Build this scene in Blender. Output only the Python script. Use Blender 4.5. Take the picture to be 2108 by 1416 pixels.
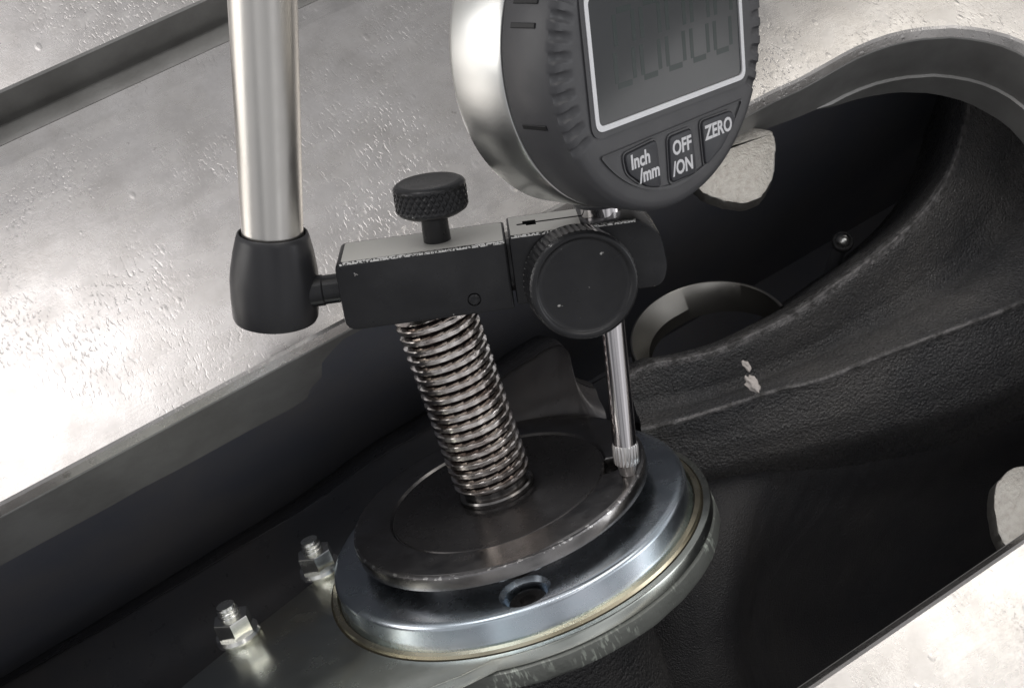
import bpy, bmesh, math, random
from mathutils import Matrix, Vector, noise
random.seed(7)
MM = 0.001
scene = bpy.context.scene
for o in list(bpy.data.objects): bpy.data.objects.remove(o)
COL = scene.collection

# ------------------------------------------------------------------ camera
F, CX, CY, HC = 2600.0, 1054.0, 708.0, 238.0            # photo pixels, camera height above table in mm
RW = Matrix(((0.84585796, 0.47340147, -0.24579538),
             (-0.53340821, 0.7507016, -0.38977273),
             (0.0, 0.46080164, 0.88750316)))             # rows: table axes seen by the camera
cam_d = bpy.data.cameras.new('camera'); cam = bpy.data.objects.new('camera', cam_d); COL.objects.link(cam)
cam_d.sensor_width = 36; cam_d.lens = 36 * F / 2108
cam_d.clip_start = 0.01; cam_d.clip_end = 50
cam.matrix_world = Matrix.Translation((0, 0, HC * MM)) @ RW.to_4x4()
scene.camera = cam

# ------------------------------------------------------------------ world, lamps, exposure
wd = bpy.data.worlds.new('World'); scene.world = wd; wd.use_nodes = True
wn = wd.node_tree.nodes; wl = wd.node_tree.links; bg = wn['Background']; bg.inputs[1].default_value = 1.0
wt = wn.new('ShaderNodeTexCoord'); wz = wn.new('ShaderNodeTexNoise'); wz.inputs['Scale'].default_value = 3.2; wz.inputs['Detail'].default_value = 2.5
wr = wn.new('ShaderNodeValToRGB'); wl.new(wt.outputs['Generated'], wz.inputs['Vector']); wl.new(wz.outputs['Fac'], wr.inputs[0]); wl.new(wr.outputs[0], bg.inputs[0])
for e, (p, c) in zip(wr.color_ramp.elements, ((0.36, (0.15, 0.152, 0.158, 1)), (0.66, (0.62, 0.62, 0.635, 1)))): e.position = p; e.color = c   # unseen room as random mottling, added for streaks in the chrome

def area_lamp(name, loc, aim, sx, sy, watts, col):
    d = bpy.data.lights.new(name, 'AREA'); d.shape = 'RECTANGLE'; d.size = sx; d.size_y = sy
    d.energy = watts; d.color = col
    o = bpy.data.objects.new(name, d); COL.objects.link(o)
    o.location = loc
    o.rotation_euler = (Vector(aim) - Vector(loc)).to_track_quat('-Z', 'Y').to_euler()
    return o
area_lamp('ceiling_lamp', (-0.36, 1.20, 1.45), (0.06, 0.1, 0), 0.80, 0.62, 3.1, (1.0, 0.965, 0.965))
area_lamp('ceiling_lamp', (1.00, 0.45, 1.40), (0.06, 0.1, 0), 0.80, 0.85, 3.1, (1.0, 0.955, 0.88))
area_lamp('added_streak_tube', (0.25, 0.55, 1.9), (0.06, 0.1, 0), 1.2, 0.06, 2.2, (1.0, 0.98, 0.95))  # added tube; draws streaks on steel tube, stem and thread
area_lamp('added_streak_tube', (0.62, -0.25, 1.6), (0.06, 0.1, 0), 1.2, 0.10, 1.0, (1.0, 0.97, 0.94))  # added overhead tube for the highlight down the thread
area_lamp('added_side_panel', (-1.50, 0.95, 0.40), (0.0, 0.1, 0), 1.0, 0.8, 5.5, (1.0, 0.97, 0.93))  # added unseen panel for the steel tube's bright left side
area_lamp('added_side_panel', (1.50, -0.85, 0.60), (0.06, 0.1, 0), 0.5, 0.9, 3.0, (0.96, 0.98, 1.0))  # added narrow panel for the steel tube's bright right rim
scene.view_settings.view_transform = 'Standard'; scene.view_settings.look = 'None'
scene.view_settings.exposure = 0.22; scene.view_settings.gamma = 1.0
scene.render.engine = 'CYCLES'

# ------------------------------------------------------------------ geometry helpers (mm, camera space -> world)
def unp(x, y, d): return Vector(((x - CX) / F * d, (CY - y) / F * d, -d))
def W(p): return RW @ Vector(p) + Vector((0, 0, HC))                     # camera mm -> world mm
def PW(x, y, d): return W(unp(x, y, d))
def on_plane(x, y, z=0.0):                                                # pixel ray meets height z (world mm)
    r = RW @ unp(x, y, 1.0); return r * ((z - HC) / r.z) + Vector((0, 0, HC))
def frame(o, ex, ey, ez):
    m = Matrix.Identity(4)
    for i, a in enumerate((ex, ey, ez)):
        w = RW @ Vector(a)
        for j in range(3): m[j][i] = w[j]
    m.translation = W(o) * MM
    return m
def axis_frame(o, ez, hint=(1, 0, 0)):
    ez = Vector(ez).normalized(); h = Vector(hint); ex = (h - ez * h.dot(ez)).normalized(); ey = ez.cross(ex)
    return frame(o, ex, ey, ez)

def finish(name, bm, mat, parent=None, sharp=32, smooth=True):
    bmesh.ops.remove_doubles(bm, verts=bm.verts, dist=1e-4)
    bmesh.ops.recalc_face_normals(bm, faces=bm.faces)
    bmesh.ops.scale(bm, vec=(MM,) * 3, verts=bm.verts)
    lim = math.radians(sharp)
    for f in bm.faces: f.smooth = smooth
    for e in bm.edges:
        if len(e.link_faces) == 2: e.smooth = e.calc_face_angle(0) < lim
    me = bpy.data.meshes.new(name); bm.to_mesh(me); bm.free()
    o = bpy.data.objects.new(name, me); COL.objects.link(o)
    if mat: me.materials.append(mat)
    if parent: o.parent = parent
    return o
def thing(name, label, cat, m=None, group=None):
    o = bpy.data.objects.new(name, None); o.empty_display_size = 0.01; COL.objects.link(o)
    if m is not None: o.matrix_world = m
    o['label'] = label; o['category'] = cat
    if group: o['group'] = group
    return o
def lathe(prof, seg=96, fn=None, bm=None, a0=0.0, a1=2 * math.pi, close=False):
    """prof: list of (r, h) in mm; fn(r,h,ang) may change r,h"""
    bm = bm or bmesh.new(); full = abs(a1 - a0 - 2 * math.pi) < 1e-6
    n = seg if full else seg + 1; rings = []
    for r, h in prof:
        ring = []
        for i in range(n):
            a = a0 + (a1 - a0) * i / seg; rr, hh = fn(r, h, a) if fn else (r, h)
            ring.append(bm.verts.new((rr * math.cos(a), rr * math.sin(a), hh)))
        rings.append(ring)
    m = len(rings)
    for k in range(m if close else m - 1):
        p, q = rings[k], rings[(k + 1) % m]
        for i in range(n if full else n - 1):
            j = (i + 1) % n
            bm.faces.new((p[i], p[j], q[j], q[i]))
    bmesh.ops.remove_doubles(bm, verts=bm.verts, dist=1e-4)
    bad = [f for f in bm.faces if f.calc_area() < 1e-9]
    if bad: bmesh.ops.delete(bm, geom=bad, context='FACES')
    return bm
def shift(bm, v, verts=None): bmesh.ops.translate(bm, vec=v, verts=verts or bm.verts); return bm
def rot(bm, ang, ax): bmesh.ops.rotate(bm, cent=(0, 0, 0), matrix=Matrix.Rotation(ang, 3, ax), verts=bm.verts); return bm
def box(x0, x1, y0, y1, z0, z1, bev=0.0, seg=2, bm=None):
    bm = bm or bmesh.new(); r = bmesh.ops.create_cube(bm, size=1)
    for v in r['verts']:
        v.co = ((x0 + x1) / 2 + v.co.x * (x1 - x0), (y0 + y1) / 2 + v.co.y * (y1 - y0), (z0 + z1) / 2 + v.co.z * (z1 - z0))
    if bev: bmesh.ops.bevel(bm, geom=[e for e in bm.edges], offset=bev, segments=seg, profile=0.5, affect='EDGES')
    return bm
def round_poly(pts, rad, n=5):
    out = []; N = len(pts)
    for i in range(N):
        p, a, b = Vector(pts[i]), Vector(pts[i - 1]), Vector(pts[(i + 1) % N])
        r = rad[i] if isinstance(rad, (list, tuple)) else rad
        if r <= 0: out.append(p.copy()); continue
        da, db = (a - p), (b - p); la, lb = da.length, db.length
        t = min(r, la * .48, lb * .48); s, e = p + da / la * t, p + db / lb * t
        for k in range(n + 1):
            u = k / n; out.append(s * (1 - u) ** 2 + p * 2 * u * (1 - u) + e * u * u)
    return out
def prism(pts, z0, z1, bev=0.0, bm=None, seg=2):
    bm = bm or bmesh.new()
    vs = [bm.verts.new((p[0], p[1], z1)) for p in pts]
    f = bm.faces.new(vs); f.normal_update()
    if f.normal.z < 0: f.normal_flip()
    r = bmesh.ops.extrude_face_region(bm, geom=[f])
    bot = [g for g in r['geom'] if isinstance(g, bmesh.types.BMVert)]
    # extruded copy becomes the top; lower the originals
    top = set(bot)
    for v in vs: v.co.z = z0
    bm.faces.ensure_lookup_table()
    if not any(all(v in set(vs) for v in g.verts) for g in bm.faces): bm.faces.new(vs)
    if bev:
        es = [e for e in bm.edges if e.verts[0] in top and e.verts[1] in top]
        bmesh.ops.bevel(bm, geom=es, offset=bev, segments=seg, profile=0.5, affect='EDGES')
    return bm
def ring_prism(outer, inner, z0, z1, bm=None):
    bm = bm or bmesh.new(); n = len(outer)
    A = [[bm.verts.new((p[0], p[1], z)) for p in pts] for pts, z in ((outer, z0), (outer, z1), (inner, z1), (inner, z0))]
    for k in range(4):
        a, b = A[k], A[(k + 1) % 4]
        for i in range(n): bm.faces.new((a[i], a[(i + 1) % n], b[(i + 1) % n], b[i]))
    return bm
def spline(pts, n):
    """resample a polyline of Vectors to n points with Catmull-Rom"""
    P = [Vector(p) for p in pts]; out = []; m = len(P) - 1
    for k in range(n):
        t = k / (n - 1) * m; i = min(int(t), m - 1); u = t - i
        p0, p1, p2, p3 = P[max(i - 1, 0)], P[i], P[i + 1], P[min(i + 2, m)]
        out.append(0.5 * ((2 * p1) + (p2 - p0) * u + (2 * p0 - 5 * p1 + 4 * p2 - p3) * u * u + (3 * p1 - p0 - 3 * p2 + p3) * u ** 3))
    return out
def loft(lines, n=70, sub=3, rough=0.0, bm=None, crisp=False):
    bm = bm or bmesh.new(); rows = [spline(l, n) for l in lines]; cols = list(zip(*rows)); grid = []
    for c in cols:
        cc = [c[0]] + [c[i].lerp(c[i + 1], k / sub) for i in range(len(c) - 1) for k in range(1, sub + 1)] if crisp else spline(c, (len(lines) - 1) * sub + 1)
        grid.append([bm.verts.new(p + (noise.noise_vector(p * 0.35) * rough if rough else Vector())) for p in cc])
    for i in range(len(grid) - 1):
        for j in range(len(grid[0]) - 1): bm.faces.new((grid[i][j], grid[i][j + 1], grid[i + 1][j + 1], grid[i + 1][j]))
    return bm
def boolean(o, cutter_bm, op='DIFFERENCE'):
    c = finish('cutter', cutter_bm, None); c.matrix_world = o.matrix_world
    c.parent = o.parent
    md = o.modifiers.new('b', 'BOOLEAN'); md.operation = op; md.object = c; md.solver = 'EXACT'
    bpy.context.view_layer.update()
    me = bpy.data.meshes.new_from_object(o.evaluated_get(bpy.context.evaluated_depsgraph_get()))
    old = o.data; o.modifiers.clear(); me.name = old.name; o.data = me
    bpy.data.objects.remove(c); bpy.data.meshes.remove(old)
    bm = bmesh.new(); bm.from_mesh(me)
    for e in bm.edges:
        if len(e.link_faces) == 2: e.smooth = e.calc_face_angle(0) < math.radians(30)
    for f in bm.faces: f.smooth = True
    bm.to_mesh(me); bm.free()

# ------------------------------------------------------------------ materials
def material(name, col, metal=0.0, rough=0.4, col2=None, cscale=60, cpos=(0.35, 0.7), rvar=0.0, rscale=150,
             bump=0.0, bscale=800, bstretch=(1, 1, 1), bdist=0.0002, detail=6, specks=None, coat=0.0, spec=0.5,
             streak=None, object_space=True):
    m = bpy.data.materials.new(name); m.use_nodes = True; nt = m.node_tree; N = nt.nodes; L = nt.links
    b = N['Principled BSDF']; b.inputs['Base Color'].default_value = (*col, 1); b.inputs['Metallic'].default_value = metal
    b.inputs['Roughness'].default_value = rough; b.inputs['Coat Weight'].default_value = coat; b.inputs['Specular IOR Level'].default_value = spec
    tc = N.new('ShaderNodeTexCoord'); co = tc.outputs['Object']
    def nz(scale, det=4, stretch=None, rgh=0.6):
        t = N.new('ShaderNodeTexNoise'); t.inputs['Scale'].default_value = scale; t.inputs['Detail'].default_value = det
        t.inputs['Roughness'].default_value = rgh
        if stretch:
            mp = N.new('ShaderNodeMapping'); mp.inputs['Scale'].default_value = stretch; L.new(co, mp.inputs[0]); L.new(mp.outputs[0], t.inputs['Vector'])
        else: L.new(co, t.inputs['Vector'])
        return t.outputs['Fac']
    def remap(sock, a, bb, lo, hi):
        r = N.new('ShaderNodeMapRange'); L.new(sock, r.inputs[0])
        for i, v in enumerate((a, bb, lo, hi)): r.inputs[i + 1].default_value = v
        return r.outputs[0]
    cs = None
    if col2:
        mx = N.new('ShaderNodeMix'); mx.data_type = 'RGBA'
        L.new(remap(nz(cscale, 6), cpos[0], cpos[1], 0, 1), mx.inputs[0])
        mx.inputs[6].default_value = (*col, 1); mx.inputs[7].default_value = (*col2, 1); cs = mx.outputs[2]
    for sp in (specks or []):                                  # (scale, threshold, colour, stretch)
        mx = N.new('ShaderNodeMix'); mx.data_type = 'RGBA'
        L.new(remap(nz(sp[0], 3, sp[3] if len(sp) > 3 else None), sp[1], sp[1] + 0.03, 0, sp[4] if len(sp) > 4 else 1), mx.inputs[0])
        if cs: L.new(cs, mx.inputs[6])
        else: mx.inputs[6].default_value = (*col, 1)
        mx.inputs[7].default_value = (*sp[2], 1); cs = mx.outputs[2]
    if cs: L.new(cs, b.inputs['Base Color'])
    if rvar: L.new(remap(nz(rscale, 5), 0.3, 0.7, max(rough - rvar, 0.03), min(rough + rvar, 1)), b.inputs['Roughness'])
    if bump:
        bp = N.new('ShaderNodeBump'); bp.inputs['Strength'].default_value = bump; bp.inputs['Distance'].default_value = bdist
        L.new(nz(bscale, detail, bstretch), bp.inputs['Height']); L.new(bp.outputs[0], b.inputs['Normal'])
    return m

def table_material():
    m = bpy.data.materials.new('ground_cast_iron'); m.use_nodes = True; nt = m.node_tree; N = nt.nodes; L = nt.links
    b = N['Principled BSDF']; b.inputs['Metallic'].default_value = 1.0
    tc = N.new('ShaderNodeTexCoord'); co = tc.outputs['Object']
    def mp(rz, sc):
        p = N.new('ShaderNodeMapping'); p.inputs['Rotation'].default_value = (0, 0, rz); p.inputs['Scale'].default_value = sc; L.new(co, p.inputs[0]); return p.outputs[0]
    def nz(v, scale, det=5, r=0.6, dist=0.0):
        t = N.new('ShaderNodeTexNoise'); t.inputs['Scale'].default_value = scale; t.inputs['Detail'].default_value = det
        t.inputs['Roughness'].default_value = r; t.inputs['Distortion'].default_value = dist; L.new(v, t.inputs['Vector']); return t.outputs['Fac']
    def rm(s, a, c, lo, hi):
        r = N.new('ShaderNodeMapRange'); L.new(s, r.inputs[0])
        for i, v in enumerate((a, c, lo, hi)): r.inputs[i + 1].default_value = v
        return r.outputs[0]
    def math_(op, a, c):
        n = N.new('ShaderNodeMath'); n.operation = op
        for i, s in enumerate((a, c)):
            if isinstance(s, (int, float)): n.inputs[i].default_value = s
            else: L.new(s, n.inputs[i])
        return n.outputs[0]
    mx = N.new('ShaderNodeMix'); mx.data_type = 'RGBA'
    L.new(rm(nz(co, 75, 9, 0.72), 0.34, 0.70, 0, 1), mx.inputs[0])
    mx.inputs[6].default_value = (0.68, 0.655, 0.635, 1); mx.inputs[7].default_value = (0.53, 0.505, 0.48, 1)
    st = N.new('ShaderNodeMix'); st.data_type = 'RGBA'                      # small dark stains
    L.new(math_('MULTIPLY', rm(nz(co, 420, 4), 0.66, 0.72, 0, 0.45), rm(nz(co, 30, 3), 0.5, 0.6, 0, 1)), st.inputs[0])
    L.new(mx.outputs[2], st.inputs[6]); st.inputs[7].default_value = (0.20, 0.18, 0.16, 1)
    L.new(st.outputs[2], b.inputs['Base Color'])
    rz = math.radians(-32)
    scr = nz(mp(0.12, (0.03, 1, 1)), 1700, 3)                                # fine grinding lines along the slot
    L.new(rm(math_('ADD', math_('MULTIPLY', nz(co, 130, 6), 0.8), math_('MULTIPLY', scr, 0.2)), 0.35, 0.65, 0.22, 0.31), b.inputs['Roughness'])
    mask = rm(nz(co, 24, 3), 0.46, 0.60, 0.0, 1.0)
    pits = math_('MULTIPLY', rm(nz(mp(rz, (1, 0.36, 1)), 1500, 2, 0.5, 0.15), 0.56, 0.68, 0, 1), mask)
    vo = N.new('ShaderNodeTexVoronoi'); vo.inputs['Scale'].default_value = 330; vo.inputs['Randomness'].default_value = 1.0; L.new(mp(rz, (1, 0.6, 1)), vo.inputs['Vector'])
    rnd = N.new('ShaderNodeSeparateColor'); L.new(vo.outputs['Color'], rnd.inputs[0])
    size = rm(rnd.outputs[0], 0.55, 1.0, 0.0, 0.30)
    drop = math_('MULTIPLY', rm(math_('SUBTRACT', vo.outputs['Distance'], size), -0.16, 0.0, 1, 0), rm(nz(co, 17, 3), 0.42, 0.56, 0.1, 1.0))
    fine = nz(mp(rz, (1, 0.5, 1)), 2600, 4)
    broad = nz(co, 210, 4)
    h = math_('ADD', math_('ADD', math_('MULTIPLY', pits, -0.40), math_('MULTIPLY', drop, 0.5)),
              math_('ADD', math_('MULTIPLY', fine, 0.10), math_('ADD', math_('MULTIPLY', broad, 0.22), math_('MULTIPLY', scr, 0.05))))
    bp = N.new('ShaderNodeBump'); bp.inputs['Strength'].default_value = 0.55; bp.inputs['Distance'].default_value = 0.00016
    L.new(h, bp.inputs['Height']); L.new(bp.outputs[0], b.inputs['Normal'])
    return m

MT = {
 'table': table_material(),
 'wall_iron': material('machined_iron_edge', (0.40, 0.395, 0.385), 0.7, 0.5, (0.28, 0.275, 0.265), 60, bump=0.3, bscale=900, bdist=0.0002),
 'tab': material('rough_iron_tab', (0.42, 0.405, 0.38), 1.0, 0.36, (0.33, 0.31, 0.285), 700, (0.42, 0.75), bump=0.7, bscale=1500, bdist=0.0003),
 'cabinet': material('black_cabinet_paint', (0.21, 0.22, 0.26), 0, 0.5, (0.28, 0.27, 0.28), 30, bump=0.1, bscale=300),
 'steel_tube': material('brushed_steel_tube', (0.78, 0.755, 0.715), 1, 0.32, rvar=0.05, bump=0.08, bscale=500, bstretch=(1, 1, 0.03), bdist=0.0001),
 'rubber': material('satin_black_plastic', (0.028, 0.028, 0.031), 0, 0.38, rvar=0.06, bump=0.05, bscale=1500),
 'black_oxide': material('black_oxide_steel', (0.018, 0.018, 0.020), 0.3, 0.30, (0.030, 0.030, 0.032), 120, rvar=0.08, bump=0.12, bscale=1800, bdist=0.0001,
                         specks=[(420, 0.735, (0.5, 0.49, 0.47))]),
 'knob_black': material('chipped_black_knob', (0.022, 0.022, 0.024), 0.3, 0.32, (0.034, 0.034, 0.036), 120, rvar=0.08, bump=0.1, bscale=1500, bdist=0.0001, specks=[(380, 0.69, (0.5, 0.49, 0.47))]),
 'reflect_top': material('pale_reflection_steel', (0.66, 0.65, 0.61), 0.3, 0.45, rvar=0.06, bump=0.1, bscale=900, bdist=0.0001),  # reflected light on blackened steel, put in as a pale colour
 'oily_steel': material('oily_thread_steel', (0.88, 0.83, 0.79), 1, 0.18, (0.45, 0.38, 0.35), 130, (0.45, 0.7), rvar=0.08, rscale=700, bump=0.2, bscale=1300, bdist=0.0002),
 'root_dark': material('dark_thread_roots', (0.022, 0.017, 0.016), 0.2, 0.25),  # near-black colour for the thread roots
 'flange': material('dark_turned_steel', (0.33, 0.32, 0.315), 1, 0.22, (0.20, 0.185, 0.175), 70, rvar=0.08, bump=0.12, bscale=700, bdist=0.0001),
 'flange_dark': material('oiled_dark_relief', (0.085, 0.081, 0.081), 0.75, 0.28, (0.055, 0.052, 0.053), 80, rvar=0.07, specks=[(900, 0.74, (0.25, 0.24, 0.23))]),
 'zinc_blue': material('blue_zinc_plate', (0.72, 0.77, 0.84), 1, 0.26, (0.58, 0.68, 0.74), 60, rvar=0.05, bump=0.06, bscale=900, bdist=0.0001),
 'zinc_gold': material('yellow_zinc_plate', (0.80, 0.70, 0.49), 1, 0.26, (0.66, 0.64, 0.52), 26, rvar=0.06, bump=0.08, bscale=600, bdist=0.0001),
 'zinc_plate': material('greenish_zinc_plate', (0.66, 0.69, 0.64), 1, 0.24, (0.76, 0.69, 0.50), 22, (0.5, 0.75), rvar=0.06, bump=0.08, bscale=600, bdist=0.0001),
 'zinc_bright': material('bright_zinc', (0.88, 0.88, 0.84), 1, 0.24, rvar=0.06, bump=0.1, bscale=1200, bdist=0.0001),
 'groove': material('dark_groove', (0.03, 0.025, 0.015), 0.3, 0.5),
 'casting': None,
 'web_iron': material('oily_web_iron', (0.060, 0.062, 0.070), 0.2, 0.34, (0.095, 0.085, 0.08), 18, rvar=0.1, bump=0.15, bscale=500, bdist=0.0003),
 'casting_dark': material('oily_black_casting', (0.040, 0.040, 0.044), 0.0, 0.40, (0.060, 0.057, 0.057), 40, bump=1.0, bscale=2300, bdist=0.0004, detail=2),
 'ridge_highlight': material('casting_ridge_highlight', (0.26, 0.25, 0.25), 0.4, 0.36, (0.10, 0.097, 0.095), 380, (0.42, 0.6), rvar=0.08, bump=1.0, bscale=2000, bdist=0.0005, detail=3),  # ridge highlight put into the colour of the crests
 'flange_edge': material('chipped_edge_highlight', (0.30, 0.29, 0.29), 1, 0.24, specks=[(650, 0.56, (0.80, 0.78, 0.76))], bump=0.3, bscale=700, bdist=0.0004),  # rim chips, with the broken edge highlight put in as bright specks
 'worn_edge': material('worn_black_edge', (0.05, 0.05, 0.05), 0.8, 0.3, specks=[(2200, 0.45, (0.80, 0.79, 0.76))], bump=0.4, bscale=900, bdist=0.0002),
 'white_chip': material('bare_white_chip', (0.70, 0.64, 0.60), 0, 0.6),
 'case_silver': material('satin_chrome_case', (0.72, 0.725, 0.71), 1, 0.30, rvar=0.03, rscale=60),
 'gauge_black': material('moulded_grey_plastic', (0.070, 0.070, 0.075), 0, 0.42, rvar=0.05, bump=0.15, bscale=3000, bdist=0.0001),
 'gauge_dark': material('black_moulding_gap', (0.008, 0.008, 0.009), 0, 0.5),
 'button': material('dark_rubber_button', (0.046, 0.047, 0.054), 0, 0.45, bump=0.1, bscale=3000, bdist=0.0001),
 'white_print': material('white_print', (0.80, 0.80, 0.82), 0, 0.5),
 'frame_silver': material('silver_screen_frame', (0.78, 0.78, 0.80), 0.3, 0.35),
 'lcd': material('lcd_glass', (0.058, 0.061, 0.063), 0, 0.10, (0.052, 0.055, 0.058), 60),
 'lcd_seg': material('lcd_ghost_segment', (0.026, 0.038, 0.036), 0, 0.20),
 'chrome': material('polished_spindle', (0.76, 0.73, 0.74), 1, 0.10, rvar=0.03),
 'tip': material('satin_contact_steel', (0.78, 0.76, 0.75), 1, 0.32, bump=0.1, bscale=1500, bdist=0.0001),
 'ring': material('machined_ring_steel', (0.48, 0.465, 0.43), 1, 0.34, rvar=0.05, bump=0.1, bscale=500, bdist=0.0001),
}

def casting_material():
    m = material('rough_black_casting', (0.088, 0.088, 0.092), 0.15, 0.29, (0.165, 0.157, 0.152), 34, (0.4, 0.7), rvar=0.12, rscale=500, spec=0.9, specks=[(2600, 0.64, (0.34, 0.33, 0.33), (1, 1, 1), 0.8)])  # bright specks put the grain's glints into the colour
    nt = m.node_tree; N = nt.nodes; L = nt.links; b = N['Principled BSDF']; tc = N.new('ShaderNodeTexCoord')
    vo = N.new('ShaderNodeTexVoronoi'); vo.inputs['Scale'].default_value = 1300; vo.feature = 'SMOOTH_F1'; vo.inputs['Smoothness'].default_value = 0.35
    n1 = N.new('ShaderNodeTexNoise'); n1.inputs['Scale'].default_value = 3200; n1.inputs['Detail'].default_value = 3
    n2 = N.new('ShaderNodeTexNoise'); n2.inputs['Scale'].default_value = 240; n2.inputs['Detail'].default_value = 3
    for t in (vo, n1, n2): L.new(tc.outputs['Object'], t.inputs['Vector'])
    a = N.new('ShaderNodeMath'); a.operation = 'MULTIPLY_ADD'; L.new(vo.outputs['Distance'], a.inputs[0]); a.inputs[1].default_value = -0.8; L.new(n1.outputs['Fac'], a.inputs[2])
    c = N.new('ShaderNodeMath'); c.operation = 'MULTIPLY_ADD'; L.new(n2.outputs['Fac'], c.inputs[0]); c.inputs[1].default_value = 0.5; L.new(a.outputs[0], c.inputs[2])
    bp = N.new('ShaderNodeBump'); bp.inputs['Strength'].default_value = 1.0; bp.inputs['Distance'].default_value = 0.0006
    L.new(c.outputs[0], bp.inputs['Height']); L.new(bp.outputs[0], b.inputs['Normal']); return m
MT['casting'] = casting_material()

# ================================================================== SETTING: table top, tabs, cabinet
def build_table():
    up = [(-700, 22), (-300, 22), (0, 21.7), (150, 22.1), (232, 21.8), (330, 22.3), (465, 22.2), (560, 22.6), (592, 22), (604, 18.5), (632, 16), (640, 10), (662, 7.5), (690, 5), (760, 5),
          (1000, 6), (1300, 8), (1560, 12), (1590, 13)]
    pts, dep = [], []
    for x, d in up:                                   # straight far edge of the opening, world Y = 129
        p = on_plane(x, 1031 - 0.5345 * x + (0.0 if x < 700 else 0.0055 * (x - 700)), 0)
        pts.append(Vector((p.x, 129.0, 0))); dep.append(d)
    for (x, y, d) in [(1640, 163, 14), (1700, 130, 16), (1760, 97, 19), (1830, 70, 21), (1900, 56, 22), (1960, 52, 23), (2040, 62, 24), (2108, 85, 25),
                      (2170, 125, 25), (2220, 185, 25), (2255, 265, 25), (2280, 380, 25)]:
        p = on_plane(x, y, 0); pts.append(Vector((p.x, min(p.y, 129.0), 0))); dep.append(d)
    # fine resampling
    P, D = [], []
    i_s = len(up) - 2
    for i in range(len(pts) - 1):
        n = max(1, int((pts[i + 1] - pts[i]).length / 4)) if i > i_s else 1
        for k in range(n):
            u = k / n
            if i > i_s:
                p0, p1, p2, p3 = pts[max(i - 1, 0)], pts[i], pts[i + 1], pts[min(i + 2, len(pts) - 1)]
                q = 0.5 * ((2 * p1) + (p2 - p0) * u + (2 * p0 - 5 * p1 + 4 * p2 - p3) * u * u + (3 * p1 - p0 - 3 * p2 + p3) * u ** 3)
            else: q = pts[i].lerp(pts[i + 1], u)
            P.append(q); D.append(dep[i] * (1 - u) + dep[i + 1] * u)
    P.append(pts[-1]); D.append(dep[-1])
    xr = pts[-1].x; yr = pts[-1].y
    cen = Vector((xr - 18, 13.6 + 18, 0))
    P.append(Vector((xr, cen.y, 0))); D.append(22)
    for k in range(1, 7):
        a = -math.pi / 2 * k / 6; P.append(cen + Vector((math.cos(a), math.sin(a), 0)) * 18); D.append(22)
    xl = pts[0].x
    for x in (150, 110, 75, 40, 0, -60, xl + 14): P.append(Vector((x, 13.6, 0))); D.append(22)
    P.append(Vector((xl, 28, 0))); D.append(24)
    n = len(P)
    def inward(i, d):                                   # opening runs clockwise: offset towards its inside
        a, b = P[i - 1], P[(i + 1) % n]; t = (b - a).normalized(); nn = Vector((t.y, -t.x, 0)); return P[i] + nn * d
    bm = bmesh.new()
    SN, SC, SF, DEP = 212.6, 205.2, 226.1, 9.3
    X0, X1, Y0, Y1 = -420, 620, -260, 620
    from mathutils.geometry import tessellate_polygon
    outer = [Vector((X0, Y0, 0)), Vector((X1, Y0, 0)), Vector((X1, SC, 0)), Vector((X0, SC, 0))]
    inner = list(P)
    allp = outer + inner
    vs = [bm.verts.new(p) for p in allp]
    for t in tessellate_polygon([outer, inner]):
        try: bm.faces.new([vs[i] for i in t])
        except ValueError: pass
    # chamfer + wall
    rows = [vs[4:]]
    rows.append([bm.verts.new(inward(i, 0.7) + Vector((0, 0, -0.35))) for i in range(n)])
    rows.append([bm.verts.new(inward(i, 1.7) + Vector((0, 0, -2.2))) for i in range(n)])
    rows.append([bm.verts.new(inward(i, 1.9) + Vector((0, 0, -2.6))) for i in range(n)])
    rows.append([bm.verts.new(inward(i, 1.9) + Vector((0, 0, -min(D[i] - 0.6, 16)))) for i in range(n)])
    rows.append([bm.verts.new(inward(i, 2.6 if D[i] > 17 and P[i].x > 150 else 1.9) + Vector((0, 0, -min(D[i] - 0.4, 16.3)))) for i in range(n)])
    rows.append([bm.verts.new(inward(i, 2.6 if D[i] > 17 and P[i].x > 150 else 1.9) + Vector((0, 0, -D[i] + 0.2))) for i in range(n)])
    rows.append([bm.verts.new(inward(i, -6) + Vector((0, 0, -D[i] - 0.3))) for i in range(n)])
    rows.append([bm.verts.new(inward(i, -26) + Vector((0, 0, -D[i] - 1.0))) for i in range(n)])
    wall = []
    for k in range(len(rows) - 1):
        for i in range(n):
            f = bm.faces.new((rows[k][i], rows[k][(i + 1) % n], rows[k + 1][(i + 1) % n], rows[k + 1][i]))
            if k >= 2: wall.append(f)
    for f in wall: f.material_index = 1
    # slot and the far table
    prof = [(SC, 0), (SC + 0.5, -0.14), (SN - 0.5, -1.25), (SN, -1.6), (SN, -DEP), (SF - 1.6, -DEP), (SF - 1.6, -DEP - 1.2), (SF, -DEP - 1.2), (SF, -0.5), (SF + 0.5, 0), (Y1, 0)]
    pr = [(bm.verts.new((X0, y, z)), bm.verts.new((X1, y, z))) for y, z in prof]
    for k in range(len(pr) - 1):
        f = bm.faces.new((pr[k][0], pr[k][1], pr[k + 1][1], pr[k + 1][0]))
        if 2 < k < 9: f.material_index = 1
    o = finish('table_top', bm, MT['table'], sharp=25, smooth=True)
    o.data.materials.append(MT['wall_iron'])
    o['kind'] = 'structure'; o['label'] = 'pale ground cast iron saw table with long slot and blade opening'
    return o
table = build_table()

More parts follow.
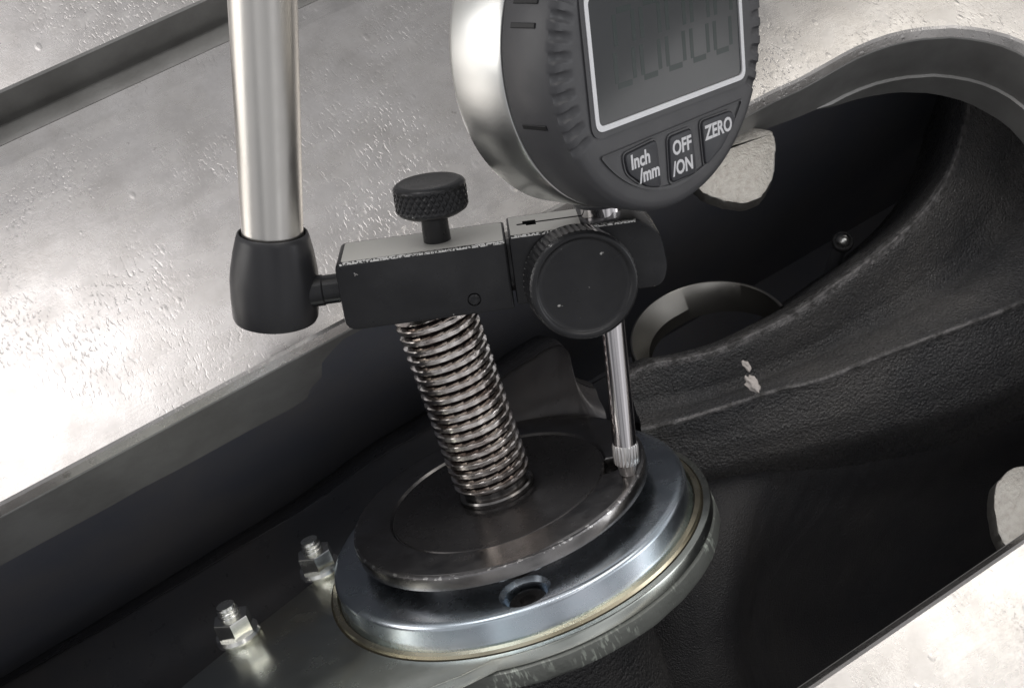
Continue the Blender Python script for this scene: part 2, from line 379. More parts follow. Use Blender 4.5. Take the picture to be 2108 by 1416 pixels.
def tab_piece(pix, z, back, th, fil=None):
    pts = [on_plane(x, y, z) for x, y in pix]
    pts = [(p.x, p.y) for p in pts] + back
    pts = round_poly([Vector(p) for p in pts], 2.0, 4)
    rng = random.Random(3); pts = [p + Vector((rng.uniform(-.18, .18), rng.uniform(-.18, .18))) for p in pts]
    bm = prism([(p.x, p.y) for p in pts], z - th, z, 0.35)
    if fil:                                                # cast fillet rising to the wall of the opening
        xa, xb = fil; loft([[Vector((xa + (xb - xa) * k / 8 - 0.25 * dy * (k == 8), 127.6 - dy, zz)) for k in range(9)] for dy, zz in ((0, -2.4), (0.8, -5.6), (2.4, -7.9), (4.2, -8.8), (6.0, -9.15))], 24, 3, 0.12, bm)
    return finish('insert_tab', bm, MT['tab'], table, 40)
t1 = tab_piece([(1594, 268), (1597, 310), (1592, 365), (1574, 402), (1534, 420), (1490, 415), (1445, 397)], -9.0, [tuple(on_plane(1405, 352, -9.0).xy), (106, 133), (143, 133)], 3.4)
t2 = tab_piece([(2084, 1150), (2058, 1105), (2044, 1040), (2052, 990), (2085, 958), (2135, 962), (2190, 1010), (2215, 1060)], -9.0, [(150, 8), (118, 8)], 4.5)

def build_cabinet():
    bm = bmesh.new()
    x0, x1, y0, y1, zt, zb = -150, 285, -60, 150, -24, -165
    c = [(x0, y0), (x1, y0), (x1, y1), (x0, y1)]
    lo = [bm.verts.new((x, y, zb)) for x, y in c]; hi = [bm.verts.new((x, y, zt)) for x, y in c]
    bm.faces.new(lo)
    for i in range(4): bm.faces.new((lo[i], lo[(i + 1) % 4], hi[(i + 1) % 4], hi[i]))
    o = finish('cabinet_interior', bm, MT['cabinet'], smooth=False); o['kind'] = 'structure'
    o['label'] = 'dark painted inside of the saw cabinet below the table'
    return o
build_cabinet()

# ================================================================== arbor group frame (z = arbor axis)
KS = 0.972
AX = Vector((-0.29888114, 0.89150151, 0.34043373)).normalized()
P0 = Vector((-3.47062699, -33.19293213, -290.0)) * KS
slot_dir_cam = RW.transposed() @ Vector((1, 0, 0))
MA = axis_frame(P0, AX, slot_dir_cam)
MAi = MA.inverted()
def on_arbor(x, y, h):                                   # pixel ray meets the arbor plane at height h -> local mm (x, y)
    r = unp(x, y, 1.0); c = P0 + AX * h; p = r * (AX.dot(c) / AX.dot(r))
    q = MAi @ (W(p) * MM); return Vector((q.x / MM, q.y / MM))

arbor = thing('saw_arbor', 'dark oily threaded saw arbor with wide round flange at its foot', 'arbor', MA)
def thread_bm(r, length, z0, pitch, depth, seg=72, per=10):
    nz = int(length / pitch * per)
    bm = bmesh.new(); rings = []
    for k in range(nz + 1):
        z = z0 + length * k / nz; ring = []
        for i in range(seg):
            a = 2 * math.pi * i / seg; ph = (z / pitch - i / seg) % 1.0
            tri = abs(ph * 2 - 1); tri = min(max((tri - 0.06) / 0.52, 0), 1)
            fade = min(1, (z0 + length - z) / 1.5, (z - z0) / 1.2)
            rr = r - depth + depth * tri * max(fade, 0) + (0.04 * noise.noise(Vector((math.cos(a) * 4, math.sin(a) * 4, z * 1.5))))
            ring.append(bm.verts.new((rr * math.cos(a), rr * math.sin(a), z)))
        rings.append(ring)
    for k in range(nz):
        for i in range(seg): bm.faces.new((rings[k][i], rings[k][(i + 1) % seg], rings[k + 1][(i + 1) % seg], rings[k + 1][i]))
    bm.faces.new(rings[-1]); bm.faces.new(list(reversed(rings[0])))
    return bm
shaft = finish('threaded_shaft', thread_bm(8.8, 43.4, 2.6, 2.3, 1.4, 96, 16), MT['oily_steel'], arbor, 38)
shaft.data.materials.append(MT['root_dark'])
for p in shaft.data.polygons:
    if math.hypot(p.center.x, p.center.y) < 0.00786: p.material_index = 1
finish('shoulder', lathe([(0, -2), (8.6, -2), (8.6, 0.9), (8.3, 1.3), (7.4, 1.5), (7.4, 3.2), (0, 3.2)]), MT['flange'], arbor)
fl = finish('flange', lathe([(0, -3.6), (33.5, -3.6), (33.9, -3.2), (33.9, -0.6), (33.75, -0.25), (33.25, 0.0), (32.6, 0.0), (25.2, 0.0), (24.7, -0.55), (0, -0.55)], 160), MT['flange'], arbor)
boolean(fl, shift(lathe([(0, -6), (3.6, -6), (3.6, -0.4), (4.1, 1), (0, 1)], 40), Vector((*on_arbor(1250, 958, 0), 0))))
fl.data.materials.append(MT['flange_edge'])
for p in fl.data.polygons:
    if 0.25 < p.normal.z < 0.93 and math.hypot(p.center.x, p.center.y) > 0.032: p.material_index = 1
finish('relief_face', lathe([(8.65, -0.7), (8.65, -0.18), (9.0, -0.06), (11.2, -0.06), (11.6, -0.22), (23.8, -0.22), (24.3, -0.27), (24.6, -0.7)], 128), MT['flange_dark'], fl)
finish('hub', lathe([(0, -7.5), (29, -7.5), (29, -3.5), (0, -3.5)]), MT['flange_dark'], arbor)

# ---- bearing retainer disc sitting on the pivot plate
H1, H2 = -6.6, -13.0
ret = thing('bearing_retainer', 'bright blue grey zinc plated disc under the dark arbor flange', 'bearing cap', MA)
R1 = 41.1
disc = finish('disc', lathe([(0, H2 - 0.2), (R1 + 0.6, H2 - 0.2), (R1 + 0.35, H2 + 0.5), (R1, H2 + 1.4), (R1, H1 - 1.2), (R1 - 0.2, H1 - 0.6), (R1 - 0.6, H1 - 0.2), (R1 - 1.2, H1), (R1 - 2, H1), (0, H1)], 180), MT['zinc_blue'], ret)
hx = on_arbor(1080, 1216, H1)
boolean(disc, shift(lathe([(0, H1 - 4.5), (4.6, H1 - 4.5), (4.6, H1 - 1.0), (5.7, H1 + 0.4), (5.9, H1 + 2), (0, H1 + 2)], 48), Vector((*hx, 0))))
scr = finish('socket_screw', shift(lathe([(0, H1 - 3.2), (1.6, H1 - 3.2), (1.7, H1 - 2.0), (3.5, H1 - 1.9), (3.9, H1 - 2.3), (3.9, H1 - 4.4)], 32), Vector((*hx, 0))), MT['flange_dark'], ret)
finish('retaining_band', lathe([(R1 + 0.75, H2 + 0.1), (R1 + 0.95, H2 + 0.9), (R1 + 2.0, H2 + 0.75), (R1 + 2.25, H2 + 0.1)], 180), MT['zinc_gold'], ret)
finish('groove', lathe([(R1 + 0.3, H2 + 0.2), (R1 + 0.85, H2 + 0.2)], 160), MT['groove'], ret)
finish('groove', lathe([(R1 + 2.2, H2 + 0.06), (R1 + 2.65, H2 + 0.06)], 160), MT['groove'], ret)

# ---- pivot plate: round end under the retainer, tongue running away below the left studs
plate = thing('pivot_plate', 'polished greenish zinc plate with two nutted studs beside the retainer disc', 'plate', MA)
R2 = 45.3
c0a = on_arbor(1013, 1364, H2); c1a = on_arbor(690, 1160, H2)
a_s = math.atan2(c0a.y, c0a.x); a_e = math.atan2(c1a.y, c1a.x)
while a_e < a_s: a_e += 2 * math.pi
arc = [Vector((math.cos(a), math.sin(a))) * R2 for a in [a_s + (a_e - a_s) * i / 110 for i in range(111)]]
tongue = [on_arbor(x, y, H2) for x, y in [(640, 1200), (560, 1263), (470, 1333), (390, 1398), (250, 1520), (480, 1660), (760, 1475), (880, 1417), (950, 1390)]]
pl = finish('plate', prism(arc + tongue, H2 - 2.6, H2, 0.45), MT['zinc_plate'], plate, 30)
def hexnut(af, z0, z1, bm=None):
    bm = bm or bmesh.new(); R = af / math.sqrt(3)
    pts = [(R * math.cos(math.pi / 3 * k + 0.3), R * math.sin(math.pi / 3 * k + 0.3)) for k in range(6)]
    return prism(pts, z0, z1, 0.35, bm)
for (px, py) in ((492, 1308), (661, 1172)):
    q = on_arbor(px, py, H2); v = Vector((q.x, q.y, 0))
    st = finish('stud', shift(thread_bm(2.5, 8.4, H2, 1.0, 0.45, 28, 7), v), MT['zinc_bright'], plate, 60)
    finish('nut', shift(hexnut(7.6, H2 + 1.3, H2 + 5.4), v), MT['zinc_bright'], st, 30)
    finish('washer', shift(lathe([(0, H2 - 0.1), (5.2, H2 - 0.1), (5.3, H2 + 0.5), (4.9, H2 + 1.3), (0, H2 + 1.3)], 40), v), MT['zinc_bright'], st)

def scuff_material():
    m = material('scuffed_casting', (0.19, 0.20, 0.185), 0.35, 0.42, (0.26, 0.27, 0.25), 60, bump=0.5, bscale=900, bdist=0.0003)
    nt = m.node_tree; N = nt.nodes; L = nt.links; b = N['Principled BSDF']; src = b.inputs['Base Color'].links[0].from_socket
    tc = N.new('ShaderNodeTexCoord'); f = []
    for sc, lo, hi, st in ((1500, 0.53, 0.60, (1, 0.22, 0.22)), (110, 0.52, 0.60, (1, 1, 1))):
        mp = N.new('ShaderNodeMapping'); mp.inputs['Scale'].default_value = st; n = N.new('ShaderNodeTexNoise'); n.inputs['Scale'].default_value = sc; n.inputs['Detail'].default_value = 3
        rg_ = N.new('ShaderNodeMapRange'); rg_.inputs[1].default_value = lo; rg_.inputs[2].default_value = hi
        L.new(tc.outputs['Object'], mp.inputs[0]); L.new(mp.outputs[0], n.inputs['Vector']); L.new(n.outputs['Fac'], rg_.inputs[0]); f.append(rg_.outputs[0])
    mu = N.new('ShaderNodeMath'); mu.operation = 'MULTIPLY'; L.new(f[0], mu.inputs[0]); L.new(f[1], mu.inputs[1])
    mx = N.new('ShaderNodeMix'); mx.data_type = 'RGBA'; L.new(mu.outputs[0], mx.inputs[0]); L.new(src, mx.inputs[6]); mx.inputs[7].default_value = (0.52, 0.56, 0.50, 1)
    L.new(mx.outputs[2], b.inputs['Base Color']); return m
SCUFF = scuff_material()
# ---- trunnion casting: collar under the plate + ribbed arm behind + web
cast = thing('trunnion_casting', 'rough black ribbed trunnion casting inside the opening behind the arbor', 'casting', None)
def world_part(name, bm, mat, parent=cast, sharp=70): return finish(name, bm, mat, parent, sharp)
def in_arbor(bm):
    m = MA.copy(); m.translation = m.translation / MM; bm.transform(m); return bm
world_part('collar', in_arbor(lathe([(0, -15.7), (44.6, -15.7), (45.6, -16.4), (45.7, -19.6), (45.2, -20.6), (43.0, -21.2), (0, -21.2)], 160,
           lambda r, h, a: (r + (0.25 * noise.noise(Vector((math.cos(a) * 9, math.sin(a) * 9, h))) if r > 30 else 0), h))), SCUFF, sharp=40)
world_part('neck', in_arbor(lathe([(0, -21), (27, -21), (24, -30), (24, -75), (0, -75)], 60)), MT['casting'])
def line(pts): return [PW(*p) for p in pts]
def off(pts, dx, dy, dd): return [(x + dx, y + dy, d + dd) for x, y, d in pts]
ridge1 = [(1290, 775, 312), (1340, 748, 312), (1400, 738, 313), (1480, 718, 315), (1560, 682, 317), (1640, 640, 320), (1720, 584, 322), (1800, 526, 325), (1880, 458, 329), (1930, 398, 333), (1958, 348, 337), (1978, 290, 342), (1990, 230, 348), (1998, 160, 356), (2002, 80, 366)]
valley = [(1310, 850, 316), (1360, 842, 317), (1430, 828, 318), (1510, 803, 322), (1590, 770, 326), (1670, 735, 330), (1760, 690, 333), (1850, 645, 336), (1940, 592, 340), (2010, 540, 344), (2070, 470, 348), (2110, 400, 352), (2140, 320, 358), (2155, 240, 366), (2165, 160, 376)]
midc = [(1300, 810, 312), (1350, 795, 313), (1415, 785, 314), (1500, 765, 317), (1580, 728, 320), (1660, 690, 323), (1745, 640, 327), (1830, 585, 330), (1915, 525, 334), (1975, 465, 338), (2020, 400, 342), (2050, 340, 347), (2070, 270, 353), (2082, 200, 361), (2088, 120, 371)]
ridge2 = [(1320, 885, 308), (1380, 872, 308), (1450, 852, 308), (1530, 826, 309), (1600, 804, 310), (1680, 786, 311), (1770, 752, 313), (1870, 712, 315), (1970, 676, 317), (2060, 642, 319), (2140, 610, 321), (2230, 575, 324), (2320, 540, 327)]
face2 = [(1330, 940, 313), (1390, 930, 313), (1460, 918, 313), (1540, 900, 314), (1620, 882, 315), (1700, 864, 316), (1790, 834, 318), (1890, 800, 320), (1990, 766, 322), (2080, 730, 324), (2160, 698, 326), (2250, 665, 328), (2340, 630, 331)]
step = [(1345, 985, 316), (1400, 978, 316), (1470, 965, 317), (1550, 948, 319), (1630, 930, 320), (1710, 912, 321), (1800, 890, 323), (1900, 862, 325), (2000, 830, 327), (2090, 795, 329), (2170, 765, 331), (2260, 730, 333), (2350, 695, 336)]
foot = off(step, 30, 60, 22); deep = off(foot, 60, 60, 90)
back0 = off(ridge1, -25, -8, 16); back1 = off(back0, -60, 30, 80)
mid2 = [tuple((a + b) / 2 for a, b in zip(p, q)) for p, q in zip(midc, valley)]
arm_bm = loft([line(l) for l in (back1, back0, off(ridge1, -5, -7, 2), ridge1, off(ridge1, 7, 14, 0.8), off(midc, 0, 0, 2.6), off(mid2, 0, 0, 2.6), valley, off(ridge2, -2, -20, 5), off(ridge2, 0, -7, 0.6), ridge2, off(ridge2, 3, 9, 1.0), off(face2, 0, -24, -1.2), face2, step, foot, deep)], 130, 4, 0.2, crisp=True)
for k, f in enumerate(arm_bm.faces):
    if k % 64 in (9, 10, 11, 12, 13, 14, 37, 38, 39, 40, 41): f.material_index = 1          # paler crests: ridge highlight painted in
arm_o = world_part('arm', arm_bm, MT['casting'], sharp=180); arm_o.data.materials.append(MT['ridge_highlight'])
# dark lower body of the casting that falls away to the near side of the opening
la = [(1280, 930, 332), (1440, 928, 334), (1600, 930, 338), (1750, 915, 342), (1900, 885, 347), (2060, 850, 352), (2250, 800, 360)]
lb = [(1330, 1020, 322), (1450, 1010, 322), (1560, 1005, 325), (1690, 1040, 340), (1850, 1020, 352), (2040, 980, 362), (2260, 930, 372)]
lc = [(1300, 1180, 316), (1420, 1170, 315), (1520, 1165, 318), (1590, 1180, 338), (1760, 1170, 356), (1980, 1130, 368), (2230, 1090, 380)]
ld = [(1260, 1330, 316), (1400, 1320, 314), (1500, 1320, 317), (1560, 1320, 340), (1700, 1330, 360), (1920, 1320, 374), (2180, 1300, 388)]
le = [(1200, 1520, 320), (1380, 1510, 318), (1530, 1500, 322), (1590, 1500, 345), (1730, 1500, 366), (1950, 1500, 380), (2200, 1500, 395)]
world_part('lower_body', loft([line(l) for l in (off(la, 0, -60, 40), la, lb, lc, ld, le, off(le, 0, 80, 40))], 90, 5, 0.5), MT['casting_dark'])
# web behind the arbor
w0 = [(-500, 1700, 356), (200, 1300, 351), (480, 1135, 347), (640, 1040, 342), (790, 935, 332), (880, 884, 326), (1000, 800, 322), (1090, 742, 320), (1140, 714, 318), (1165, 720, 314), (1185, 780, 311), (1225, 800, 312)]
w1 = off(w0, 6, 14, -1.5)
w2 = [(-400, 1850, 352), (280, 1400, 345), (540, 1230, 338), (690, 1130, 330), (840, 1020, 323), (950, 950, 318), (1060, 880, 314), (1110, 850, 312), (1150, 835, 310), (1185, 840, 308), (1215, 850, 306), (1250, 870, 306)]
wb = off(w0, -14, -14, 22); wbb = off(wb, -40, -10, 90)
world_part('web', loft([line(l) for l in (wbb, wb, off(w0, -3, -3, 1.5), w0, w1, w2, off(w2, 10, 120, 4))], 90, 4, 0.25), MT['web_iron'])
for (px, py, d, s) in ((1549, 790, 307, 1.7), (1537, 752, 314, 1.1)):
    bm = bmesh.new(); bmesh.ops.create_icosphere(bm, subdivisions=3, radius=s)
    c = PW(px, py, d)
    for v in bm.verts: v.co = Vector((v.co.x * 0.8, v.co.y * 1.3, v.co.z * 0.6)) * (1 + 0.75 * noise.noise(v.co * 1.1 + c)) + c
    world_part('bare_chip', bm, MT['white_chip'])

# ---- polished ring land deep behind the casting, small bolt beyond
rc = unp(1462, 688, 338); MRg = axis_frame(rc, (-0.2, 0.72, 0.66), slot_dir_cam)
rg = thing('bearing_ring', 'curved polished steel ring half hidden behind the black casting', 'ring', MRg)
finish('ring_wall', lathe([(17.0, -9), (17.0, -5), (20.7, 0.1), (21.0, 0.4), (21.4, 0.3), (21.7, -0.2), (21.7, -9)], 90, lambda r, h, a: (r + max(0, 20.5 - r) * min(1, max(0, (85 - math.degrees(a)) / 75)), h), None, math.radians(-12), math.radians(215), close=True), MT['ring'], rg)
bo = thing('cabinet_bolt', 'small bright bolt deep in the dark cabinet beyond the casting', 'bolt', axis_frame(unp(1735, 497, 372), (-0.1, 0.3, 0.95)))
finish('head', lathe([(0, 2.6), (0.9, 2.5), (1.7, 2.0), (2.2, 1.2), (2.3, 0.5), (0, 0.5)], 24), MT['zinc_bright'], bo)
finish('washer', lathe([(0, -1), (3.2, -1), (3.2, 0.2), (2.9, 0.6), (0, 0.6)], 32), MT['casting_dark'], bo)
finish('shank', lathe([(0, -40), (2, -40), (2, 0), (0, 0)], 24), MT['cabinet'], bo)

# ================================================================== dial indicator (x right, y up, z out of the face)
DU = Vector((0.69590236, 0.35126395, -0.62636535)); DV = Vector((-0.12427802, 0.91795585, 0.37671215)); DN = DU.cross(DV).normalized()
DC = Vector((27.35941391, 52.61885765, -221.29890276))
MD = frame(DC, DU, DV, DN)
dial = thing('dial_indicator', 'round grey digital dial indicator with blank screen and three lettered buttons', 'dial indicator', MD)
def teeth(r, h, a):
    if r > 25.4 and h > -0.9:
        d = abs((a - (-math.pi / 2) + math.pi) % (2 * math.pi) - math.pi)
        w = min(max((d - math.radians(58)) / math.radians(6), 0), 1)
        s = math.cos(a * 54); s = min(max(s * 1.5 + 0.3, 0), 1)
        k = min(1, max((r - 25.2) / 1.0, 0))
        return r - (0.35 * w * s if r > 28 else 0), h - 0.55 * w * s * k
    return r, h
body = finish('housing', lathe([(0, -11.3), (29.7, -11.3), (29.9, -11.0), (29.6, -1.9), (29.4, -1.2), (29.0, -0.6), (28.5, -0.35), (27.5, -0.2), (26.4, -0.1), (25.4, -0.03), (24.6, 0.0), (24.2, 0.0), (23.6, -0.02), (0, -0.02)], 540, teeth), MT['gauge_black'], dial, 50)
for a in (156, 163.5, 196.3, 343.7, 16.5, 24):
    ar = math.radians(a); bm = box(29.0, 29.95, -0.45, 0.45, -9.4, -3.9, 0.1, 1); rot(bm, ar, 'Z')
    finish('side_slot', bm, MT['gauge_dark'], body)
finish('case_back', lathe([(0, -25.0), (28.6, -25.0), (29.8, -24.2), (30.1, -23.2), (30.1, -12.4), (29.9, -11.6), (29.2, -11.25), (0, -11.25)], 180), MT['case_silver'], dial)
rr_ = lambda x0, x1, y0, y1, r, n=6: round_poly([Vector((x0, y0)), Vector((x1, y0)), Vector((x1, y1)), Vector((x0, y1))], r, n)
sx0, sx1, sy0, sy1 = -21.2, 21.9, -10.9, 12.2
finish('screen_surround', ring_prism(rr_(sx0 - 1.0, sx1 + 1.0, sy0 - 1.0, sy1 + 1.0, 2.6), rr_(sx0 - .05, sx1 + .05, sy0 - .05, sy1 + .05, 2.0), -0.3, 0.28), MT['gauge_black'], dial)
finish('screen_frame', ring_prism(rr_(sx0, sx1, sy0, sy1, 2.0), rr_(sx0 + .95, sx1 - .95, sy0 + .95, sy1 - .95, 1.3), -0.3, 0.42), MT['frame_silver'], dial)
scrn = finish('screen', prism(rr_(sx0 + .9, sx1 - .9, sy0 + .9, sy1 - .9, 1.3), -0.4, 0.12), MT['lcd'], dial)
SEG = {'a': (0, 1, 0), 'g': (0, 0, 0), 'd': (0, -1, 0), 'f': (-1, .5, 1), 'b': (1, .5, 1), 'e': (-1, -.5, 1), 'c': (1, -.5, 1)}
for i in range(5):
    cx, cy, hw, hh = -12.0 + i * 7.0, 1.8, 2.4, 6.2
    bm = bmesh.new()
    for s, (mx_, my_, vert) in SEG.items():
        if s == 'g': continue
        x, y = cx + mx_ * hw + 0.10 * (cy + my_ * hh), cy + my_ * hh
        if vert: box(x - .5, x + .5, y - hh / 2 + .5, y + hh / 2 - .5, 0.11, 0.135, 0, 1, bm)
        else: box(x - hw + .5, x + hw - .5, y - .5, y + .5, 0.11, 0.135, 0, 1, bm)
    finish('display_digit', bm, MT['lcd_seg'], scrn, smooth=False)
# button panel: raised lip round a shallow segment
seg_out, seg_in = [], []
ra = 25.6; a0, a1 = math.atan2(-14.3, -21.0), math.atan2(-13.9, 21.3)
arcp = [Vector((math.cos(a0 + (a1 - a0) * i / 40), math.sin(a0 + (a1 - a0) * i / 40))) * ra for i in range(41)]
pan = round_poly(arcp, 0); cpan = Vector((0.3, -19.5))
panl = [Vector((p.x, p.y)) for p in arcp]; panl[0] += Vector((0.9, -0.6)); panl[-1] += Vector((-0.9, -0.6))
pin = [p + (cpan - p).normalized() * 0.65 for p in panl]
finish('button_panel', ring_prism([p for p in panl], pin, -0.3, 0.32), MT['gauge_black'], dial)
def text_mesh(s, size, bold=0.03):
    cu = bpy.data.curves.new('txt', 'FONT'); cu.body = s; cu.size = size; cu.align_x = 'CENTER'; cu.align_y = 'CENTER'; cu.offset = bold; cu.extrude = 0.04; cu.resolution_u = 3
    to = bpy.data.objects.new('txt', cu); COL.objects.link(to); bpy.context.view_layer.update()
    me = bpy.data.meshes.new_from_object(to.evaluated_get(bpy.context.evaluated_depsgraph_get()))
    bpy.data.objects.remove(to); bm = bmesh.new(); bm.from_mesh(me); bpy.data.meshes.remove(me); return bm
BTN = [([(-14.8, -16.2), (-5.9, -15.7), (-5.6, -24.5), (-9.6, -23.2), (-14.2, -19.6)], [('Inch', -10.9, -18.0, 3.6), ('/mm', -8.7, -21.0, 3.5)], 'button with white Inch /mm lettering'),
       ([(-2.4, -16.2), (4.3, -16.2), (4.8, -24.5), (-2.7, -24.5)], [('OFF', 0.9, -18.6, 3.6), ('/ON', 0.8, -22.3, 3.6)], 'button with white OFF /ON lettering'),
       ([(7.3, -15.7), (16.6, -15.9), (17.8, -17.8), (13.2, -21.9), (7.7, -24.2)], [('ZERO', 12.1, -18.2, 3.7)], 'button with white ZERO lettering')]
for poly, words, lab in BTN:
    pp = round_poly([Vector(p) for p in poly], 1.2, 4)
    cc = sum(pp, Vector((0, 0))) / len(pp)
    b = finish('button', prism(pp, -0.2, 0.62, 0.25), MT['button'], dial, 40); b['label'] = lab
    finish('button_rim', ring_prism([p + (p - cc).normalized() * 0.55 for p in pp], [p + (p - cc).normalized() * 0.2 for p in pp], -0.2, 0.22), MT['gauge_black'], b)
    for s, x, y, sz in words:
        bm = text_mesh(s, sz, 0.10); bmesh.ops.scale(bm, vec=(0.88, 1, 1), verts=bm.verts); shift(bm, Vector((x, y, 0.66)))
        finish('lettering', bm, MT['white_print'], b, smooth=False)
# stem, spindle and contact point (run along -y, 19.8 behind the face)
ZS = -19.8
def ylathe(prof, seg=64, fn=None):
    bm = lathe(prof, seg, fn); rot(bm, math.pi / 2, 'X'); shift(bm, Vector((0, 0, ZS))); return bm      # h -> -y
finish('stem', ylathe([(0, 26), (4, 26), (4, 51), (3.6, 51.6), (0, 51.6)]), MT['chrome'], dial)
finish('stem_collar', ylathe([(0, 26), (5.6, 26), (5.6, 30.6), (5.2, 31.2), (0, 31.2)]), MT['gauge_black'], dial)
finish('spindle', ylathe([(0, 51), (2.5, 51), (2.5, 84.6), (0, 84.6)]), MT['chrome'], dial)
def flute(r, h, a): return (r - 0.22 * (0.5 + 0.5 * math.cos(a * 22)) if 84.2 < h < 88.6 and r > 2 else r, h)
finish('contact_point', ylathe([(0, 83.9), (2.55, 83.9), (2.8, 84.3), (2.85, 86.5), (2.7, 88.5), (2.15, 88.8), (1.6, 91.2), (1.35, 91.5), (0, 91.6)], 176, flute), MT['tip'], dial, 50)

# ================================================================== indicator holder (x along block, y stem axis, z to the front)
CT = Vector((25.4642311, -28.4474883, -277.01673999)) * KS
HU = Vector((0.99103452, 0.1335988, 0.00139631)); HU = (HU - DV * HU.dot(DV)).normalized(); HN = HU.cross(DV)
HO = CT + DV * 50
MH = frame(HO, HU, DV, HN); MHi = MH.inverted()
hold = thing('indicator_holder', 'black swivel holder with steel tube and knurled thumb screw gripping the indicator', 'holder', MH)
def to_hold(pcam): return (MHi @ (W(pcam) * MM)) / MM
def hold_part(name, bm, m_local, mat, sharp=32, parent=None):
    m = m_local.copy(); bm.transform(m); return finish(name, bm, mat, parent or hold, sharp)
def hold_axis(o_cam, ez_cam):
    ez = Vector(ez_cam).normalized()
    rotm = Matrix((HU, DV, HN)).to_4x4()
    o = Vector((HU.dot(o_cam - HO), DV.dot(o_cam - HO), HN.dot(o_cam - HO))); z = Vector((HU.dot(ez), DV.dot(ez), HN.dot(ez)))
    x = (Vector((1, 0, 0)) - z * z.x).normalized(); y = z.cross(x)
    m = Matrix.Identity(4)
    for i, a in enumerate((x, y, z)):
        for j in range(3): m[j][i] = a[j]
    m.translation = o; return m
# main block
blk = finish('block', prism(round_poly([Vector(p) for p in ((-52.6, -7), (-19.3, -7), (-19.3, 7), (-52.6, 7))], [2.6, 0.5, 0.5, 1.6], 4), -6.5, 6.5, 0.5), MT['black_oxide'], hold, 28)
def wear(o, ax=(0, 1, 1)):
    o.data.materials.append(MT['worn_edge']); d = Vector(ax).normalized()
    for p in o.data.polygons:
        if p.normal.dot(d) > 0.92 and p.area < 1e-4: p.material_index = 1
bm = shift(lathe([(0, 5.6), (1.35, 5.6), (1.35, 9), (0, 9)], 32), Vector((-26.9, -3.9, 0))); boolean(blk, bm)
finish('pivot_pin', shift(lathe([(0, 5.3), (0.95, 5.3), (1.15, 5.9), (1.1, 6.55), (0.7, 6.75), (0, 6.6)], 24), Vector((-26.9, -3.9, 0))), MT['black_oxide'], blk)
finish('top_reflection', prism(round_poly([Vector(p) for p in ((-51.3, -5.9), (-19.8, -5.9), (-19.8, 6.1), (-51.3, 6.1))], 0.6, 3), 0, 0.06), MT['reflect_top'], blk).matrix_local = Matrix.Translation((0, 7.0 * MM, 0)) @ Matrix.Rotation(-math.pi / 2, 4, 'X')  # pale sheet carrying the reflected light of the block top
wear(blk)
# clamp
clp = finish('clamp_jaw', prism(round_poly([Vector(p) for p in ((-18.7, -6.6), (10.0, -6.6), (11.4, -3.0), (10.6, 4.4), (6.4, 7.7), (-18.7, 7.7))], [0.8, 3, 3, 3, 0.8, 0.6], 5), -6.6, 6.0, 0.5), MT['black_oxide'], hold, 28)
def key_cut(y0, y1):
    P = [(-16.8, 1.2), (-15.6, 1.2), (-15.6, 2.6), (-13.0, 2.6), (-13.0, 1.5), (0, 1.5), (0, 0.6), (-13.0, 0.6), (-13.0, -0.6), (-15.0, -0.6), (-15.0, 0.2), (-16.8, 0.2)]
    return rot(prism(P, y0, y1), -math.pi / 2, 'X')
boolean(clp, key_cut(-9, 12))
bm = lathe([(0, -10), (4.05, -10), (4.05, 12), (0, 12)], 48); rot(bm, -math.pi / 2, 'X'); boolean(clp, bm)
tp = finish('top_reflection', box(-18.3, -4.6, 7.69, 7.76, -6.2, 5.6), MT['reflect_top'], clp)  # same painted reflection on the jaw top
boolean(tp, key_cut(5, 12))
wear(clp)
# joint between block and clamp, pin to the socket
finish('joint_disc', rot(lathe([(0, -21.0), (5.2, -21.0), (5.2, -18.0), (0, -18.0)], 40), math.pi / 2, 'Y'), MT['black_oxide'], hold)
finish('pin', rot(lathe([(0, -64), (3.1, -64), (3.1, -56.5), (2.9, -56.2), (2.9, -50), (0, -50)], 40), math.pi / 2, 'Y'), MT['black_oxide'], hold)
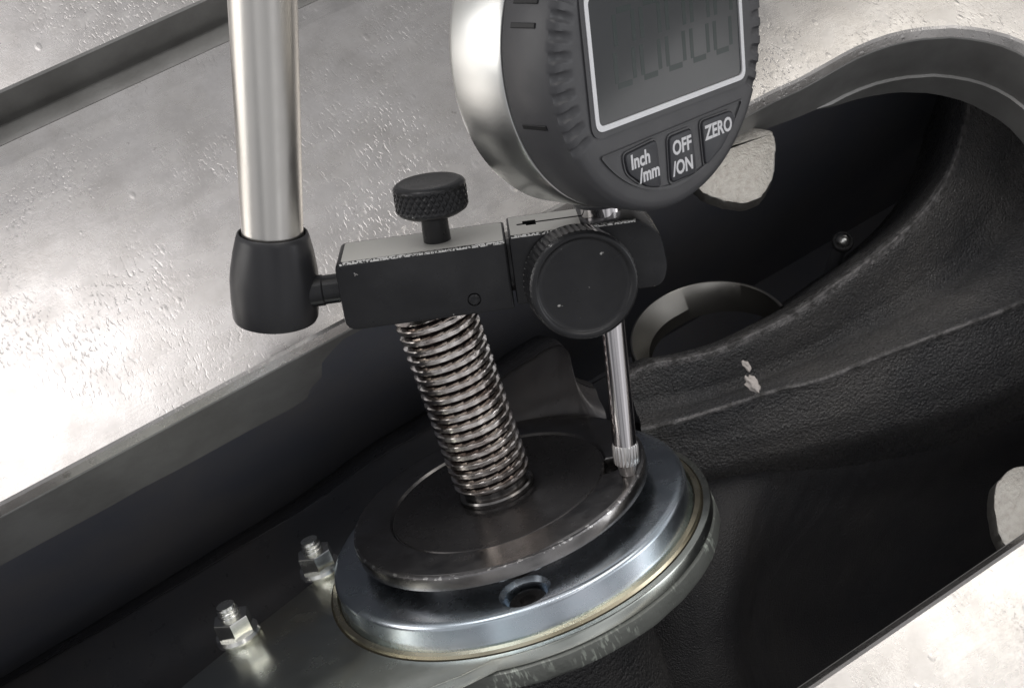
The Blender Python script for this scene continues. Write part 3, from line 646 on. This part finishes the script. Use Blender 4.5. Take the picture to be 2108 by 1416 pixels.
# thumb screw
def knurl(r, h, a):
    if r > 6.7 and 13.9 < h < 18.2:
        z = (h - 13.9) * 1.45
        d = max(math.cos(a * 30 + z * 2.1), math.cos(a * 30 - z * 2.1)); k = min(1, (h - 13.9) / .5, (18.2 - h) / .5)
        return r - 0.32 * max(d, 0) * max(k, 0), h
    return r, h
prof = [(0, 12.6), (5.6, 12.6), (6.8, 13.3), (7.15, 13.9)] + [(7.15, 13.9 + 4.3 * i / 26) for i in range(1, 27)] + [(6.8, 18.7), (6.1, 19.1), (5.5, 19.0), (0, 18.8)]
bm = lathe(prof, 360, knurl); rot(bm, -math.pi / 2, 'X'); shift(bm, Vector((-32.6, 0, 0)))
ts = finish('thumb_screw', bm, MT['black_oxide'], hold, 60)
bm = lathe([(0, 4), (2.7, 4), (2.7, 12.0), (3.2, 12.8), (0, 12.8)], 40); rot(bm, -math.pi / 2, 'X'); shift(bm, Vector((-32.6, 0, 0)))
finish('shank', bm, MT['black_oxide'], ts)
# round clamp knob
mk = hold_axis(unp(1205, 589, 237), (0.17, -0.26, 0.95))
def serr(r, h, a): return (r - 0.42 * (0.5 + 0.5 * math.cos(a * 56)) if r > 10.3 and -7.6 < h < -0.9 else r, h)
kb = hold_part('clamp_knob', lathe([(0, -8.2), (9.6, -8.2), (10.5, -7.7), (10.6, -7.3), (10.6, -1.3), (10.5, -0.7), (10.1, -0.2), (9.7, 0), (9.3, -0.1), (9.0, -0.55), (8.7, -0.75), (8.0, -0.8), (0.5, -0.8), (0, -0.8)], 448, serr), mk, MT['knob_black'], 45)
hold_part('shank', lathe([(0, -18), (4.2, -18), (4.2, -8), (0, -8)], 40), mk, MT['black_oxide'], 32, kb)
# socket and steel tube
TA = Vector((0.036, 0.91, 0.40)); mt = hold_axis(unp(566, 600, 252), TA)
hold_part('socket', lathe([(0, -6.0), (7.6, -6.0), (8.2, -5.7), (8.5, -5.0), (8.75, -1), (8.75, 3.0), (8.5, 5.2), (7.9, 8.6), (7.2, 11.4), (6.9, 12.3), (6.6, 12.5), (6.35, 12.1), (6.3, 6), (0, 6)], 96), mt, MT['rubber'], 40)
hold_part('steel_tube', lathe([(0, 4), (5.85, 4), (6.0, 13), (6.35, 60), (6.6, 110), (0, 110)], 96), mt, MT['steel_tube'], 40)
